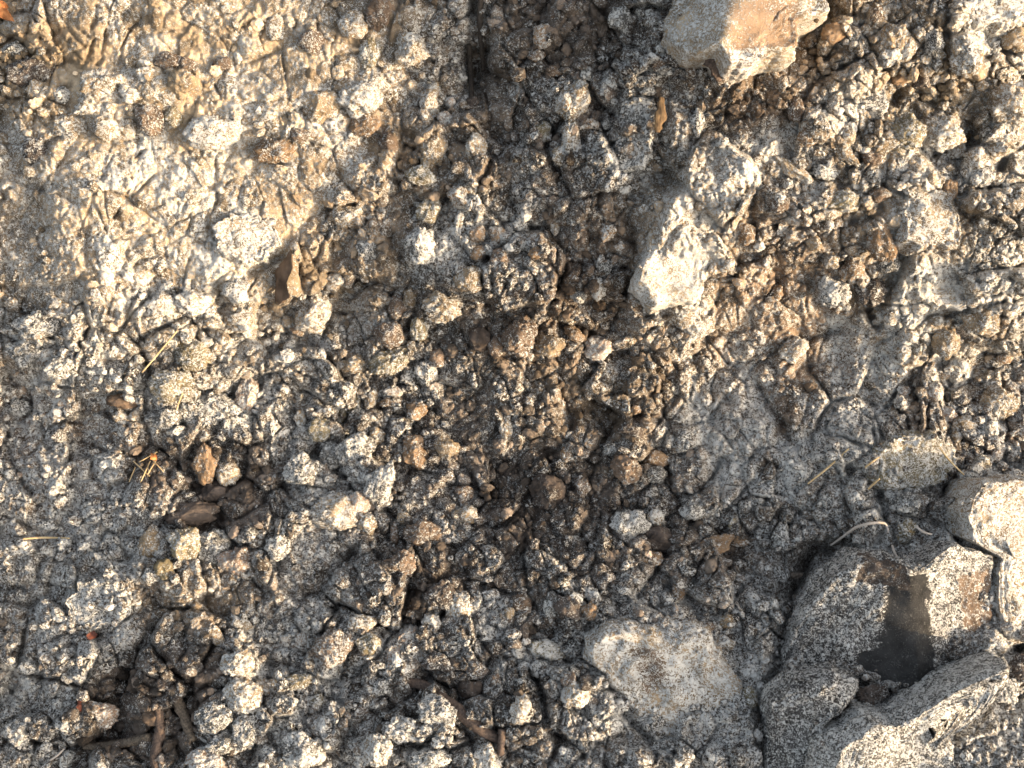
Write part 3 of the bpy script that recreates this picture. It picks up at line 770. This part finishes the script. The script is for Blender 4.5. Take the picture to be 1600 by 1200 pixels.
CLODS = """
50 110 34 24 0 2 d; 60 145 21 19 0 3 t; 22 78 18 12 0 5 g; 96 147 15 14 20 8 g; 160 132 34 25 -10 6 t; 225 116 18 13 0 7 t; 287 131 25 22 0 1 t; 235 186 24 25 0 3 b
270 182 13 18 0 3 y; 265 95 22 14 0 2 b; 292 103 13 13 0 1 b; 348 100 16 10 0 2 b; 335 206 40 26 0 9 t; 110 197 24 19 0 7 t; 138 165 26 14 -10 8 t; 162 201 22 20 0 6 t
55 236 20 22 0 4 d; 205 150 16 14 0 7 t; 430 46 15 22 0 6 t; 488 62 22 20 0 3 b; 552 40 22 20 0 6 t; 590 20 21 24 0 1 b; 577 82 16 25 10 5 y; 642 76 25 22 0 7 t
563 152 34 28 0 9 t; 500 167 32 24 -15 3 t; 570 196 26 17 0 2 o; 470 211 15 12 0 2 b; 430 236 32 24 0 3 o; 606 222 18 18 0 1 b; 672 160 15 28 15 5 t; 704 160 8 8 0 8 p
697 186 13 12 0 8 p; 678 232 19 33 14 4 t; 660 275 22 16 0 4 y; 743 230 17 22 0 5 t; 738 160 10 9 0 0 d; 848 58 16 18 0 5 o; 868 26 8 9 0 2 b; 838 86 14 10 0 3 b
865 111 11 9 0 2 b; 970 30 17 21 0 7 g; 896 158 23 32 25 6 t; 916 116 9 13 20 6 g; 893 214 15 34 0 7 t; 875 244 13 15 0 6 t; 921 194 15 10 0 6 o; 948 194 9 8 0 7 g
848 205 14 18 0 4 y; 1028 100 10 12 0 3 b; 1055 92 16 14 0 4 d; 1080 103 11 16 -10 3 b; 1099 113 7 14 20 8 t; 1014 141 14 8 0 6 g; 1090 192 11 22 0 8 g; 1300 52 17 17 0 0 o
1368 22 10 14 0 3 b; 1396 60 22 23 0 4 t; 1416 72 13 22 0 6 t; 1390 90 20 12 -15 9 t; 1405 123 14 11 -10 0 o; 1441 126 14 14 0 1 d; 1460 66 14 22 0 6 g; 1510 96 26 20 0 7 t
1575 160 34 34 0 6 t; 1470 206 34 26 0 8 t; 1416 206 26 27 0 5 y; 1495 232 14 16 0 8 t; 1525 250 16 18 0 8 t; 1562 232 14 14 0 6 t; 1584 62 20 20 0 3 t; 1535 277 18 15 0 7 g
1322 215 14 16 0 5 t; 1262 216 14 14 0 3 o; 1245 172 13 20 0 2 b; 1386 226 26 11 -25 4 t; 1318 238 30 9 40 5 t; 1240 266 30 10 32 5 t; 1290 266 20 14 0 7 g; 1366 246 16 14 0 2 b
61 507 32 21 -5 6 g; 48 553 34 24 10 6 g; 97 572 26 17 -20 7 g; 250 476 22 20 0 9 t; 301 471 26 23 0 8 t; 331 498 12 13 0 5 t; 375 500 22 20 0 7 t; 372 455 22 18 20 9 g
218 461 12 8 0 5 g; 300 556 30 22 0 4 y; 268 602 32 25 0 5 y; 540 336 24 18 0 5 t; 655 384 22 30 0 8 g; 672 326 18 22 15 5 y; 720 306 22 19 0 6 o; 718 346 8 22 10 8 t
745 367 12 14 0 3 o; 776 366 14 12 0 5 o; 733 436 20 20 0 4 t; 746 396 14 12 0 3 o; 780 403 17 14 0 2 b; 620 480 14 20 25 2 b; 641 465 12 14 0 3 t; 610 522 22 22 0 3 b
655 515 15 20 0 5 y; 608 567 36 22 -22 4 y; 554 568 24 17 0 4 t; 690 478 27 25 0 5 t; 750 531 19 17 0 0 d; 775 541 14 19 0 1 b; 684 560 14 14 0 2 b; 668 581 18 22 0 7 g
491 490 28 27 0 7 t; 465 516 12 10 0 4 o; 576 391 18 15 0 7 g; 524 441 14 14 0 8 t; 545 435 10 10 0 1 b; 868 355 8 14 0 6 t; 950 363 14 18 20 5 o; 837 396 12 10 0 2 o
934 450 12 17 0 8 t; 904 461 14 12 0 7 g; 887 495 14 13 0 2 t; 897 521 17 11 25 2 o; 812 525 26 30 0 2 b; 859 541 23 17 10 1 t; 934 546 22 19 0 7 p; 985 531 10 8 0 5 t
1086 512 30 22 0 7 t; 1066 494 20 18 0 5 t; 1166 364 14 20 0 3 o; 1303 455 24 26 0 8 g; 1272 380 11 13 0 5 t; 1300 406 14 14 0 5 t; 1331 421 18 20 0 3 o; 1378 380 20 34 -20 2 o
1388 412 16 14 0 5 g; 1360 456 22 24 0 2 d; 1320 316 27 18 -15 5 y; 1375 305 16 12 0 1 b; 1482 296 12 21 15 1 o; 1436 331 18 16 0 7 t; 1480 532 22 29 -30 4 t; 1536 502 27 19 0 4 t
1570 561 12 8 0 3 o; 1214 456 10 14 0 2 o; 1240 546 24 20 0 7 t; 1411 551 12 14 0 7 t; 1421 526 14 12 0 8 t; 33 636 18 14 0 6 g; 60 652 10 10 0 6 g; 192 627 27 11 5 0 b
190 651 14 12 0 6 t; 211 650 8 8 0 6 t; 239 652 12 10 0 6 g; 264 652 20 18 0 5 g; 385 620 15 30 18 6 p; 112 646 19 11 15 1 g; 320 726 18 30 0 1 o; 355 741 18 18 0 5 t
287 853 24 28 15 4 y; 236 849 16 27 10 3 t; 258 889 15 16 0 1 y; 332 851 26 26 0 6 g; 370 876 24 23 0 5 p; 391 836 14 14 0 5 g; 238 898 16 12 0 8 g; 300 802 46 18 -5 0 d
336 770 24 18 0 0 d; 76 821 16 8 0 8 g; 615 612 14 8 0 7 p; 610 628 17 7 0 3 o; 580 625 8 16 20 6 t; 650 641 16 16 0 2 o; 470 656 9 13 -15 7 t; 555 702 28 26 0 6 g
475 736 28 30 0 7 g; 520 711 20 22 0 5 g; 595 757 21 35 22 7 g; 650 706 20 26 0 2 o; 525 802 38 27 12 7 t; 561 786 21 20 0 6 p; 572 816 16 20 0 6 t; 630 810 12 10 0 3 t
662 836 30 20 10 2 b; 617 836 8 18 0 2 b; 626 881 27 22 0 2 b; 435 856 18 18 0 8 g; 500 672 18 18 0 4 y; 700 700 20 16 15 2 t; 725 771 14 14 0 2 b; 731 806 21 14 0 6 t
590 681 12 14 0 5 t; 790 666 10 24 0 6 t; 980 732 23 22 0 1 b; 1026 718 20 14 5 2 o; 1025 742 16 14 0 4 g; 855 770 29 26 0 0 d; 910 761 12 18 0 4 b; 985 671 21 14 10 1 d
993 640 9 8 0 2 o; 955 703 12 10 0 7 g; 985 822 28 24 0 7 g; 1025 806 16 14 0 8 t; 1120 851 29 14 -12 1 o; 1156 845 14 8 0 2 o; 1030 846 26 20 0 0 d; 1018 872 20 11 0 3 o
1145 821 7 10 0 5 y; 1081 796 18 18 0 7 g; 885 710 8 12 0 2 o; 950 625 9 8 0 6 g; 1390 768 9 12 0 6 p; 1420 786 23 15 0 7 g; 1415 831 16 20 0 5 y; 1482 646 12 12 0 6 p
1506 663 20 13 0 6 t; 1560 631 28 26 0 5 t; 1533 721 13 12 0 6 y; 1556 711 10 12 0 5 p; 1551 605 14 12 0 6 t; 1412 613 12 10 0 7 p; 1458 611 16 15 0 6 p; 1480 866 16 27 0 9 g
1222 842 14 22 0 6 g; 1495 681 8 10 0 6 t; 157 1117 26 22 0 5 p; 370 1036 26 21 -15 8 t; 381 1086 28 30 0 8 t; 335 1121 29 21 -10 6 g; 345 1161 25 17 -20 7 g; 383 1146 20 24 0 7 g
320 1192 31 22 0 8 p; 336 992 9 22 -30 6 t; 375 973 20 10 18 7 t; 210 1066 11 10 0 0 d; 256 1070 12 12 0 1 d; 240 1121 18 12 0 0 b; 45 1041 14 12 0 7 g; 105 1186 12 14 0 8 g
30 1146 20 20 0 7 g; 411 1073 18 11 25 7 t; 565 975 22 14 5 7 t; 675 971 14 14 0 7 t; 690 931 24 24 0 2 d; 716 951 20 26 0 8 t; 795 958 9 9 0 3 t; 520 1011 28 28 0 4 b
576 1006 18 18 0 5 y; 466 1066 24 12 -10 4 y; 430 1071 18 10 15 7 t; 495 1096 12 11 0 6 y; 596 1073 12 14 0 6 g; 686 1036 23 17 15 3 d; 735 1076 18 16 0 0 d; 746 1048 16 14 0 3 d
682 1112 34 26 0 7 g; 631 1141 30 21 0 7 g; 471 1172 34 26 0 8 g; 590 1172 20 26 0 8 t; 762 1187 20 24 0 9 t; 671 1187 30 17 0 8 g; 815 941 14 14 0 2 b; 890 951 22 20 0 1 d
920 956 14 14 20 2 o; 926 930 12 12 0 8 g; 860 946 10 20 0 7 g; 855 1016 28 15 18 8 y; 843 1046 16 12 0 9 g; 900 1086 23 21 0 9 t; 815 1112 16 22 0 8 t; 890 1065 12 14 0 2 b
1060 926 10 14 0 2 o; 1132 1004 17 12 0 9 t; 1105 981 10 10 0 3 b; 1136 971 12 10 0 4 t; 1171 1090 12 16 0 6 y; 1176 1182 16 14 0 8 g; 1312 1113 28 22 15 1 d; 1276 1141 10 12 0 9 t
1358 1086 24 14 -15 1 d; 1570 1076 20 23 0 8 g; 1592 1050 20 24 0 3 d; 1455 1082 26 18 15 6 y
"""
ORD = ["nearest", "second nearest", "third nearest", "fourth nearest", "fifth nearest", "sixth nearest", "seventh nearest", "eighth nearest", "ninth nearest", "tenth nearest"]
EXTRA_LAND = [(745, 90, "the dark upright stalks"), (1032, 182, "the yellow wood chip"), (245, 550, "the straw stem"), (290, 1118, "the leaning stick"), (700, 1110, "the dark bark strip"),
              (1340, 830, "the pale looping root"), (1290, 730, "the long thin straw"), (145, 990, "the red leaf"), (225, 730, "the straw tuft"), (12, 22, "the orange leaf")]
LAND += EXTRA_LAND
clods = []
for tok in CLODS.replace("\n", ";").split(";"):
    t = tok.split()
    if len(t) == 7:
        clods.append((float(t[0]), float(t[1]), float(t[2]), float(t[3]), float(t[4]), int(t[5]), t[6]))
# more clods where the bank is crumbly, between the ones above
rng = np.random.default_rng(99)
tries = 0
polys = [b[1] for b in BOULDERS]
while len(clods) < 296 and tries < 20000:
    tries += 1
    x, y = rng.uniform(15, 1585), rng.uniform(15, 1185)
    r = rng.uniform(9, 17)
    if sample(rough, x, y) < 0.72:
        continue
    if any(math.hypot(x - c[0], y - c[1]) < r + 0.85 * max(c[2], c[3]) for c in clods):
        continue
    if any(inside(np.array([x]), np.array([y]), p)[0] for p in polys):
        continue
    cr_ = int(np.clip(round(float(sample(CR, x, y)) * 9 + rng.normal(0, 1.5)), 1, 9))
    lum = float(sample(SOIL, x, y).mean())
    tn = 'd' if lum < 0.07 else 'b' if lum < 0.11 else ('t' if rng.random() < 0.6 else 'o') if lum > 0.15 else 'g' if rng.random() < 0.5 else 'b'
    clods.append((x, y, r, r * rng.uniform(0.65, 1.0), rng.uniform(-60, 60), cr_, tn))

CWORD = {'d': "dark", 'b': "brown", 't': "tan", 'o': "ochre", 'g': "grey", 'y': "olive", 'p': "pinkish"}
def describe(c):
    x, y, rx, ry, ang, cr_, tn = c
    R = max(rx, ry)
    size = "big" if R >= 30 else "medium" if R >= 18 else "small" if R >= 12 else "tiny"
    shape = "long" if max(rx, ry) / min(rx, ry) > 1.7 else "round" if max(rx, ry) / min(rx, ry) < 1.15 else "lumpy"
    coat = {0: "bare", 1: "bare", 2: "dusty", 3: "dusty", 4: "flecked", 5: "flecked", 6: "speckled", 7: "white-crusted", 8: "white-crusted", 9: "thickly white-crusted"}[cr_]
    return f"{size} {shape} {coat} {CWORD[tn]} clod"
def direction(dx, dy):
    a = math.degrees(math.atan2(-dy, dx)) % 360
    return ["right of", "up and right of", "above", "up and left of", "left of", "down and left of", "below", "down and right of"][int(((a + 22.5) % 360) // 45)]
buckets = {}
for i, c in enumerate(clods):
    d, ph, lx, ly = min((math.hypot(c[0] - lx, c[1] - ly), ph, lx, ly) for lx, ly, ph in LAND)
    dr = direction(c[0] - lx, c[1] - ly)
    buckets.setdefault((ph, dr), []).append((d, i))
labels = {}
for (ph, dr), lst in buckets.items():
    lst.sort()
    for k, (d, i) in enumerate(lst):
        base = describe(clods[i])
        rank = f", {ORD[k] if k < 10 else 'one of the farther ones'}"
        labels[i] = f"{base}{rank} {dr} {ph}" if len(lst) > 1 else f"{base} {dr} {ph}"
for i, c in enumerate(clods):
    x, y, rx, ry, ang, cr_, tn = c
    smooth_ = cr_ == 0
    flatlit = x < 620 and y < 450
    o = make_clod("soil_clod", x, y, rx * 1.08, ry * 1.08, ang, 0.14 + cr_ / 9.0 * 0.74 if cr_ > 0 else 0.05, tn, 1000 + i, lift=0.2 if flatlit else 0.52, flat=0.7 if flatlit else 0.85, amount=1.1 if smooth_ else 1.35)
    tag(o, labels[i], "soil clod", "clods of soil on the bank")

# ------------------------------------------------------------------ crumbs too many to count
def build_crumbs(n=13000):
    rng = np.random.default_rng(7)
    xs, ys = rng.uniform(-40, 1640, n * 4), rng.uniform(-40, 1240, n * 4)
    clump = fbm(xs, ys, 60, 61, 3)
    keep = rng.random(n * 4) < np.clip(sample(rough, xs, ys) ** 2 * 0.8 + 0.5 * clump - 0.05, 0.04, 1)
    xs, ys = xs[keep][:n], ys[keep][:n]
    n = len(xs)
    r = 2.4 + 10.0 * rng.random(n) ** 3.2
    on = sample(TOP, xs, ys) > sample(REL, xs, ys) + 3
    drop = on & ((rng.random(n) < 0.7) | inside(xs, ys, [(1325, 870), (1445, 870), (1450, 1070), (1330, 1060)]))
    xs, ys, r, on = xs[~drop], ys[~drop], r[~drop], on[~drop]
    n = len(xs)
    r = np.where(on, np.minimum(r, 4.5), r)
    cr_ = np.clip(sample(CR, xs, ys) + rng.normal(-0.03, 0.17, n), 0.02, 1)
    so = sample(SOIL, xs, ys) * np.exp(rng.normal(0, 0.35, n))[:, None]
    h = sample(TOP, xs, ys)
    V, F, CC, SS = [], [], [], []
    base = 0
    for sub, sel in ((1, r < 4.2), (2, (r >= 4.2) & (r < 9)), (3, r >= 9)):
        f0 = ico(sub)[1]; v0 = ico(sub)[0]; nv = len(v0)
        for k in range(14):
            pr = v0 * lumpy(v0, np.random.default_rng(300 + k), 12, 7, 1.3)[:, None]
            ii = np.where(sel)[0][k::14]
            m = len(ii)
            if m == 0:
                continue
            ax = rng.normal(size=(m, 3)); ax /= np.linalg.norm(ax, axis=1)[:, None]
            th = rng.uniform(0, 2 * math.pi, m)
            sc = np.column_stack([np.ones(m), rng.uniform(0.5, 1, m), rng.uniform(0.45, 0.9, m)]) * r[ii][:, None]
            p = pr[None] * sc[:, None, :]
            a = ax[:, None, :]; c = np.cos(th)[:, None, None]; s = np.sin(th)[:, None, None]
            p = p * c + np.cross(np.broadcast_to(a, p.shape), p) * s + a * (p * a).sum(-1, keepdims=True) * (1 - c)
            x, y, z = unproj(xs[ii], ys[ii], h[ii] + 0.25 * r[ii])
            sz = ((D - h[ii] * MM) / D)[:, None, None]
            V.append((p * MM * sz + np.column_stack([x, y, z])[:, None, :]).reshape(-1, 3))
            F.append((f0[None] + (base + np.arange(m) * nv)[:, None, None]).reshape(-1, 3))
            CC.append(np.repeat(cr_[ii], nv)); SS.append(np.repeat(so[ii], nv, axis=0))
            base += m * nv
    o = link_mesh("soil_crumbs", np.concatenate(V), np.concatenate(F), M_EARTH, np.concatenate(CC), np.concatenate(SS), smooth=False)
    o.matrix_world = T
    tag(o, "loose crumbs of soil and salt scattered all over the bank", "soil crumbs", None, 'stuff')
build_crumbs()

# ------------------------------------------------------------------ sticks, roots, straw, leaves
def tube(pts, radii, segs=10, seed=0, wob=0.0, flat=1.0):
    """a swept tube through layout points (x, y, relief above the bank) -> verts (mm, on the bank's plane) and faces"""
    P = []
    for (x, y, dh) in pts:
        h = float(sample(BASE, x, y)) + dh
        a, b, c = unproj(x, y, h)
        P.append((a, b, c))
    P = np.array(P) / MM
    # resample with Catmull-Rom
    Q, R = [], []
    n = len(P)
    for i in range(n - 1):
        p0, p1, p2, p3 = P[max(i - 1, 0)], P[i], P[i + 1], P[min(i + 2, n - 1)]
        for t in np.linspace(0, 1, 10, endpoint=False):
            Q.append(0.5 * (2 * p1 + (p2 - p0) * t + (2 * p0 - 5 * p1 + 4 * p2 - p3) * t * t + (3 * p1 - p0 - 3 * p2 + p3) * t ** 3))
            R.append(radii[i] * (1 - t) + radii[i + 1] * t)
    Q.append(P[-1]); R.append(radii[-1])
    Q = np.array(Q); R = np.array(R)
    tan = np.gradient(Q, axis=0); tan /= np.linalg.norm(tan, axis=1)[:, None]
    up = np.array((0, 0, 1.0))
    side = np.cross(tan, up); side /= np.linalg.norm(side, axis=1)[:, None]
    nor = np.cross(side, tan)
    a = np.linspace(0, 2 * math.pi, segs, endpoint=False)
    ring = Q[:, None] + (side[:, None] * np.cos(a)[None, :, None] + nor[:, None] * np.sin(a)[None, :, None] * flat) * R[:, None, None]
    v = ring.reshape(-1, 3)
    if wob:
        k = np.repeat(R, segs)[:, None] * wob
        cen = np.repeat(Q, segs, axis=0)
        dirs = (v - cen)
        v = cen + dirs * (1 + wob * noise3(v / np.array((3.5, 3.5, 3.5)), seed) + 0.6 * wob * noise3(v / 1.8, seed + 1))[:, None]
    f = []
    m = len(Q)
    for i in range(m - 1):
        for j in range(segs):
            b = (j + 1) % segs
            f.append((i * segs + j, i * segs + b, (i + 1) * segs + b, (i + 1) * segs + j))
    nv = len(v)
    v = np.concatenate([v, Q[:1] - tan[:1] * R[0] * 0.2, Q[-1:] + tan[-1:] * R[-1] * 0.2])
    tri = []
    for j in range(segs):
        b = (j + 1) % segs
        tri.append((nv, b, j, j)); tri.append((nv + 1, (m - 1) * segs + j, (m - 1) * segs + b, (m - 1) * segs + b))
    return v, f, [t[:3] for t in tri]

def strip(name, pts, radii, mat, label, cat, group=None, segs=10, seed=0, wob=0.0, flat=1.0):
    v, f, tri = tube(pts, radii, segs, seed, wob, flat)
    c = v.mean(0)
    me = bpy.data.meshes.new(name)
    me.from_pydata([tuple(p) for p in (v - c) * MM], [], [tuple(q) for q in f] + [tuple(q) for q in tri])
    me.polygons.foreach_set('use_smooth', np.full(len(me.polygons), True))
    me.update()
    me.materials.append(mat)
    o = bpy.data.objects.new(name, me); C.objects.link(o)
    o.matrix_world = T @ Matrix.Translation(Vector(c * MM))
    return tag(o, label, cat, group)

strip("stick", [(132, 1166, 2), (180, 1164, 5), (235, 1152, 6)], [5, 7, 6], M_WOOD, "weathered stick lying nearly level in the lower left corner", "stick", seed=1, wob=0.25, segs=14)
strip("stick", [(247, 1100, 4), (250, 1140, 10), (243, 1180, 8), (248, 1215, 4)], [5, 7, 8, 7], M_BARK, "brown stick pointing straight up the slope across the level stick", "stick", seed=2, wob=0.3, segs=14)
strip("stick", [(270, 1076, 6), (284, 1110, 10), (302, 1158, 4)], [5, 8, 7], M_WOOD, "pale brown leaning stick beside the white clods, lower left", "stick", seed=3, wob=0.28, segs=14)
strip("bark_strip", [(618, 1066, 0), (660, 1070, 6), (700, 1098, 9), (745, 1135, 6), (785, 1160, 0)], [3, 8, 9, 9, 6], M_BARK, "dark reddish bark strip curving down to the right, bottom middle", "bark", seed=4, wob=0.25, segs=14, flat=0.7)
strip("stick", [(785, 1140, 8), (782, 1180, 12)], [6, 5], M_BARK, "short broken brown stub at the lower end of the bark strip", "stick", seed=5, wob=0.25, segs=12)
strip("plant_stalk", [(752, -20, 6), (750, 40, 12), (756, 110, 6)], [4, 4.5, 3], M_DARKWOOD, "dark upright stalk on the right of the pair at the top edge", "stalk", seed=6, wob=0.2, segs=10)
strip("plant_stalk", [(733, 70, 8), (735, 110, 12), (737, 158, 5)], [4, 4.5, 3.5], M_DARKWOOD, "dark upright stalk on the left, lower of the pair at the top", "stalk", seed=7, wob=0.2, segs=10)
strip("wood_chip", [(1034, 152, 16), (1032, 180, 20), (1026, 206, 14)], [3, 8, 4], plain_material("yellow_wood", (0.09, 0.055, 0.028), (0.26, 0.17, 0.09), 50, (6, 1, 6), 0.8, 0.9), "yellow brown wood chip stuck in the ridge beside the upright grey slab", "wood chip", seed=8, wob=0.45, segs=16, flat=0.4)
strip("bark_flake", [(1106, 66, 34), (1114, 95, 40), (1126, 126, 22)], [7, 11, 4], M_BARK, "dark ridged piece of bark under the left side of the ochre boulder", "bark", seed=9, wob=0.4, segs=18, flat=0.45)
strip("root", [(1298, 852, 12), (1318, 838, 20), (1338, 824, 22), (1360, 818, 20), (1382, 818, 20), (1388, 832, 12)], [1.6, 2, 2.2, 2.2, 2, 1.4], M_ROOT, "long pale root arching over the crust above the split boulder", "root", "roots above the split boulder", seed=10, wob=0.12)
strip("root", [(1394, 852, 16), (1398, 864, 22), (1404, 873, 22), (1412, 876, 16)], [1.6, 2, 2, 1.4], M_ROOT, "short pale hooked root just above the black face of the boulder", "root", "roots above the split boulder", seed=11, wob=0.12)
strip("root", [(1432, 823, 20), (1442, 831, 22), (1456, 835, 18)], [1.8, 2, 1.4], M_ROOT, "short pale root pointing right, between the looping root and pale boulder", "root", "roots above the split boulder", seed=12, wob=0.12)
strip("straw", [(1262, 756, 8), (1292, 732, 16), (1326, 701, 12)], [1.3, 1.6, 1.2], M_STRAW, "longest straw, slanting up across the grey crust left of the olive rock", "straw", "straws near the olive rock", seed=13)
strip("straw", [(1468, 700, 44), (1484, 720, 46), (1506, 742, 22)], [1.3, 1.6, 1.2], M_STRAW, "straw sloping down off the right end of the olive rock", "straw", "straws near the olive rock", seed=14)
strip("straw", [(1352, 730, 22), (1362, 722, 34), (1374, 714, 40)], [1.3, 1.5, 1.1], M_STRAW, "short straw across the left side of the olive rock", "straw", "straws near the olive rock", seed=15)
strip("straw", [(1357, 764, 18), (1366, 755, 40), (1374, 748, 48)], [1.3, 1.7, 1.2], M_STRAW, "short straw at the lower left foot of the olive rock", "straw", "straws near the olive rock", seed=16)
strip("straw", [(222, 582, 16), (244, 556, 22), (276, 518, 16)], [1.2, 1.5, 1.1], M_STRAW, "thin orange straw stem slanting beside the flat tan slab", "straw", seed=17)
strip("straw", [(276, 640, 16), (282, 622, 22), (292, 602, 16)], [1, 1.2, 0.9], M_STRAW, "short thin straw standing above the dark hole, left part", "straw", seed=18)
strip("straw", [(1500, 872, 28), (1508, 884, 34), (1516, 890, 30)], [1.3, 1.6, 1.2], M_STRAW, "short straw in the brown hollow between split boulder and pale boulder", "straw", seed=19)
strip("straw", [(78, 1188, 10), (90, 1180, 16), (100, 1170, 12)], [1.2, 1.5, 1], M_ROOT, "short white stem by the white clod in the lower left corner", "straw", seed=20)
strip("straw", [(36, 842, 8), (70, 840, 12), (108, 841, 8)], [1.5, 1.8, 1.3], M_STRAW, "level straw lying on grey crust at the left edge", "straw", seed=21)
# straw tuft
tr = random.Random(3)
for k in range(6):
    a = tr.uniform(0, math.pi); L_ = tr.uniform(12, 22); x, y = 226 + tr.uniform(-20, 20), 728 + tr.uniform(-20, 20)
    strip("straw", [(x - L_ * math.cos(a), y - L_ * math.sin(a), 6), (x, y, 9 + 0.6 * k), (x + L_ * math.cos(a), y + L_ * math.sin(a), 7)], [0.9, 1.1, 0.8], M_STRAW,
          "short straw in the small orange tuft on the shaded left side", "straw", "straws in the small tuft", seed=40 + k)

def leaf(name, poly, lift, mat, label, seed, curl=8.0):
    P = np.array(poly, float)
    c = P.mean(0)
    n, rings = 10, 5
    pts = np.concatenate([P[i] + (P[(i + 1) % len(P)] - P[i]) * (np.arange(n) / n)[:, None] for i in range(len(P))])
    h = float(sample(BASE, *c)) + lift
    vs = []
    for k in range(rings + 1):
        q = (pts - c) * (k / rings)
        vs.append(np.column_stack([q[:, 0], -q[:, 1], curl * (k / rings) ** 2 * np.sin(np.arctan2(q[:, 1], q[:, 0]) * 2 + seed)]))
    v = np.concatenate(vs); m = len(pts)
    v[:, 2] += 0.8 * noise3(v / 5, seed)
    v2 = v.copy(); v2[:, 2] -= 0.7
    f = [(k * m + j, k * m + (j + 1) % m, (k + 1) * m + (j + 1) % m, (k + 1) * m + j) for k in range(rings) for j in range(m)]
    o_ = len(v)
    f += [tuple(o_ + i for i in q[::-1]) for q in f]
    e = rings * m
    f += [(e + j, o_ + e + j, o_ + e + (j + 1) % m, e + (j + 1) % m) for j in range(m)]
    o = link_mesh(name, np.concatenate([v, v2]) * MM, f, mat)
    place(o, *c, h)
    return tag(o, label, "leaf")
leaf("dry_leaf", [(-12, -8), (6, 2), (14, 16), (26, 36), (8, 30), (-10, 22)], 26, M_LEAF, "curled orange dry leaf in the upper left corner", 1)
leaf("dry_leaf", [(136, 992), (144, 986), (154, 990), (148, 998), (140, 1000)], 12, M_REDLEAF, "small red leaf fragment under the bluish grey slab", 2, 4)
leaf("dry_leaf", [(234, 708), (246, 710), (244, 720), (236, 718)], 18, M_LEAF, "small orange leaf fragment on the straw tuft", 3, 3)
leaf("dry_leaf", [(121, 1090), (129, 1096), (127, 1112), (120, 1106)], 12, M_REDLEAF, "small dull red leaf beside the pinkish clod, lower left", 4, 3)
leaf("dry_leaf", [(1366, 882), (1382, 880), (1384, 887), (1370, 890)], 64, M_REDLEAF, "thin rust red leaf fragment at the top of the black face", 5, 2)
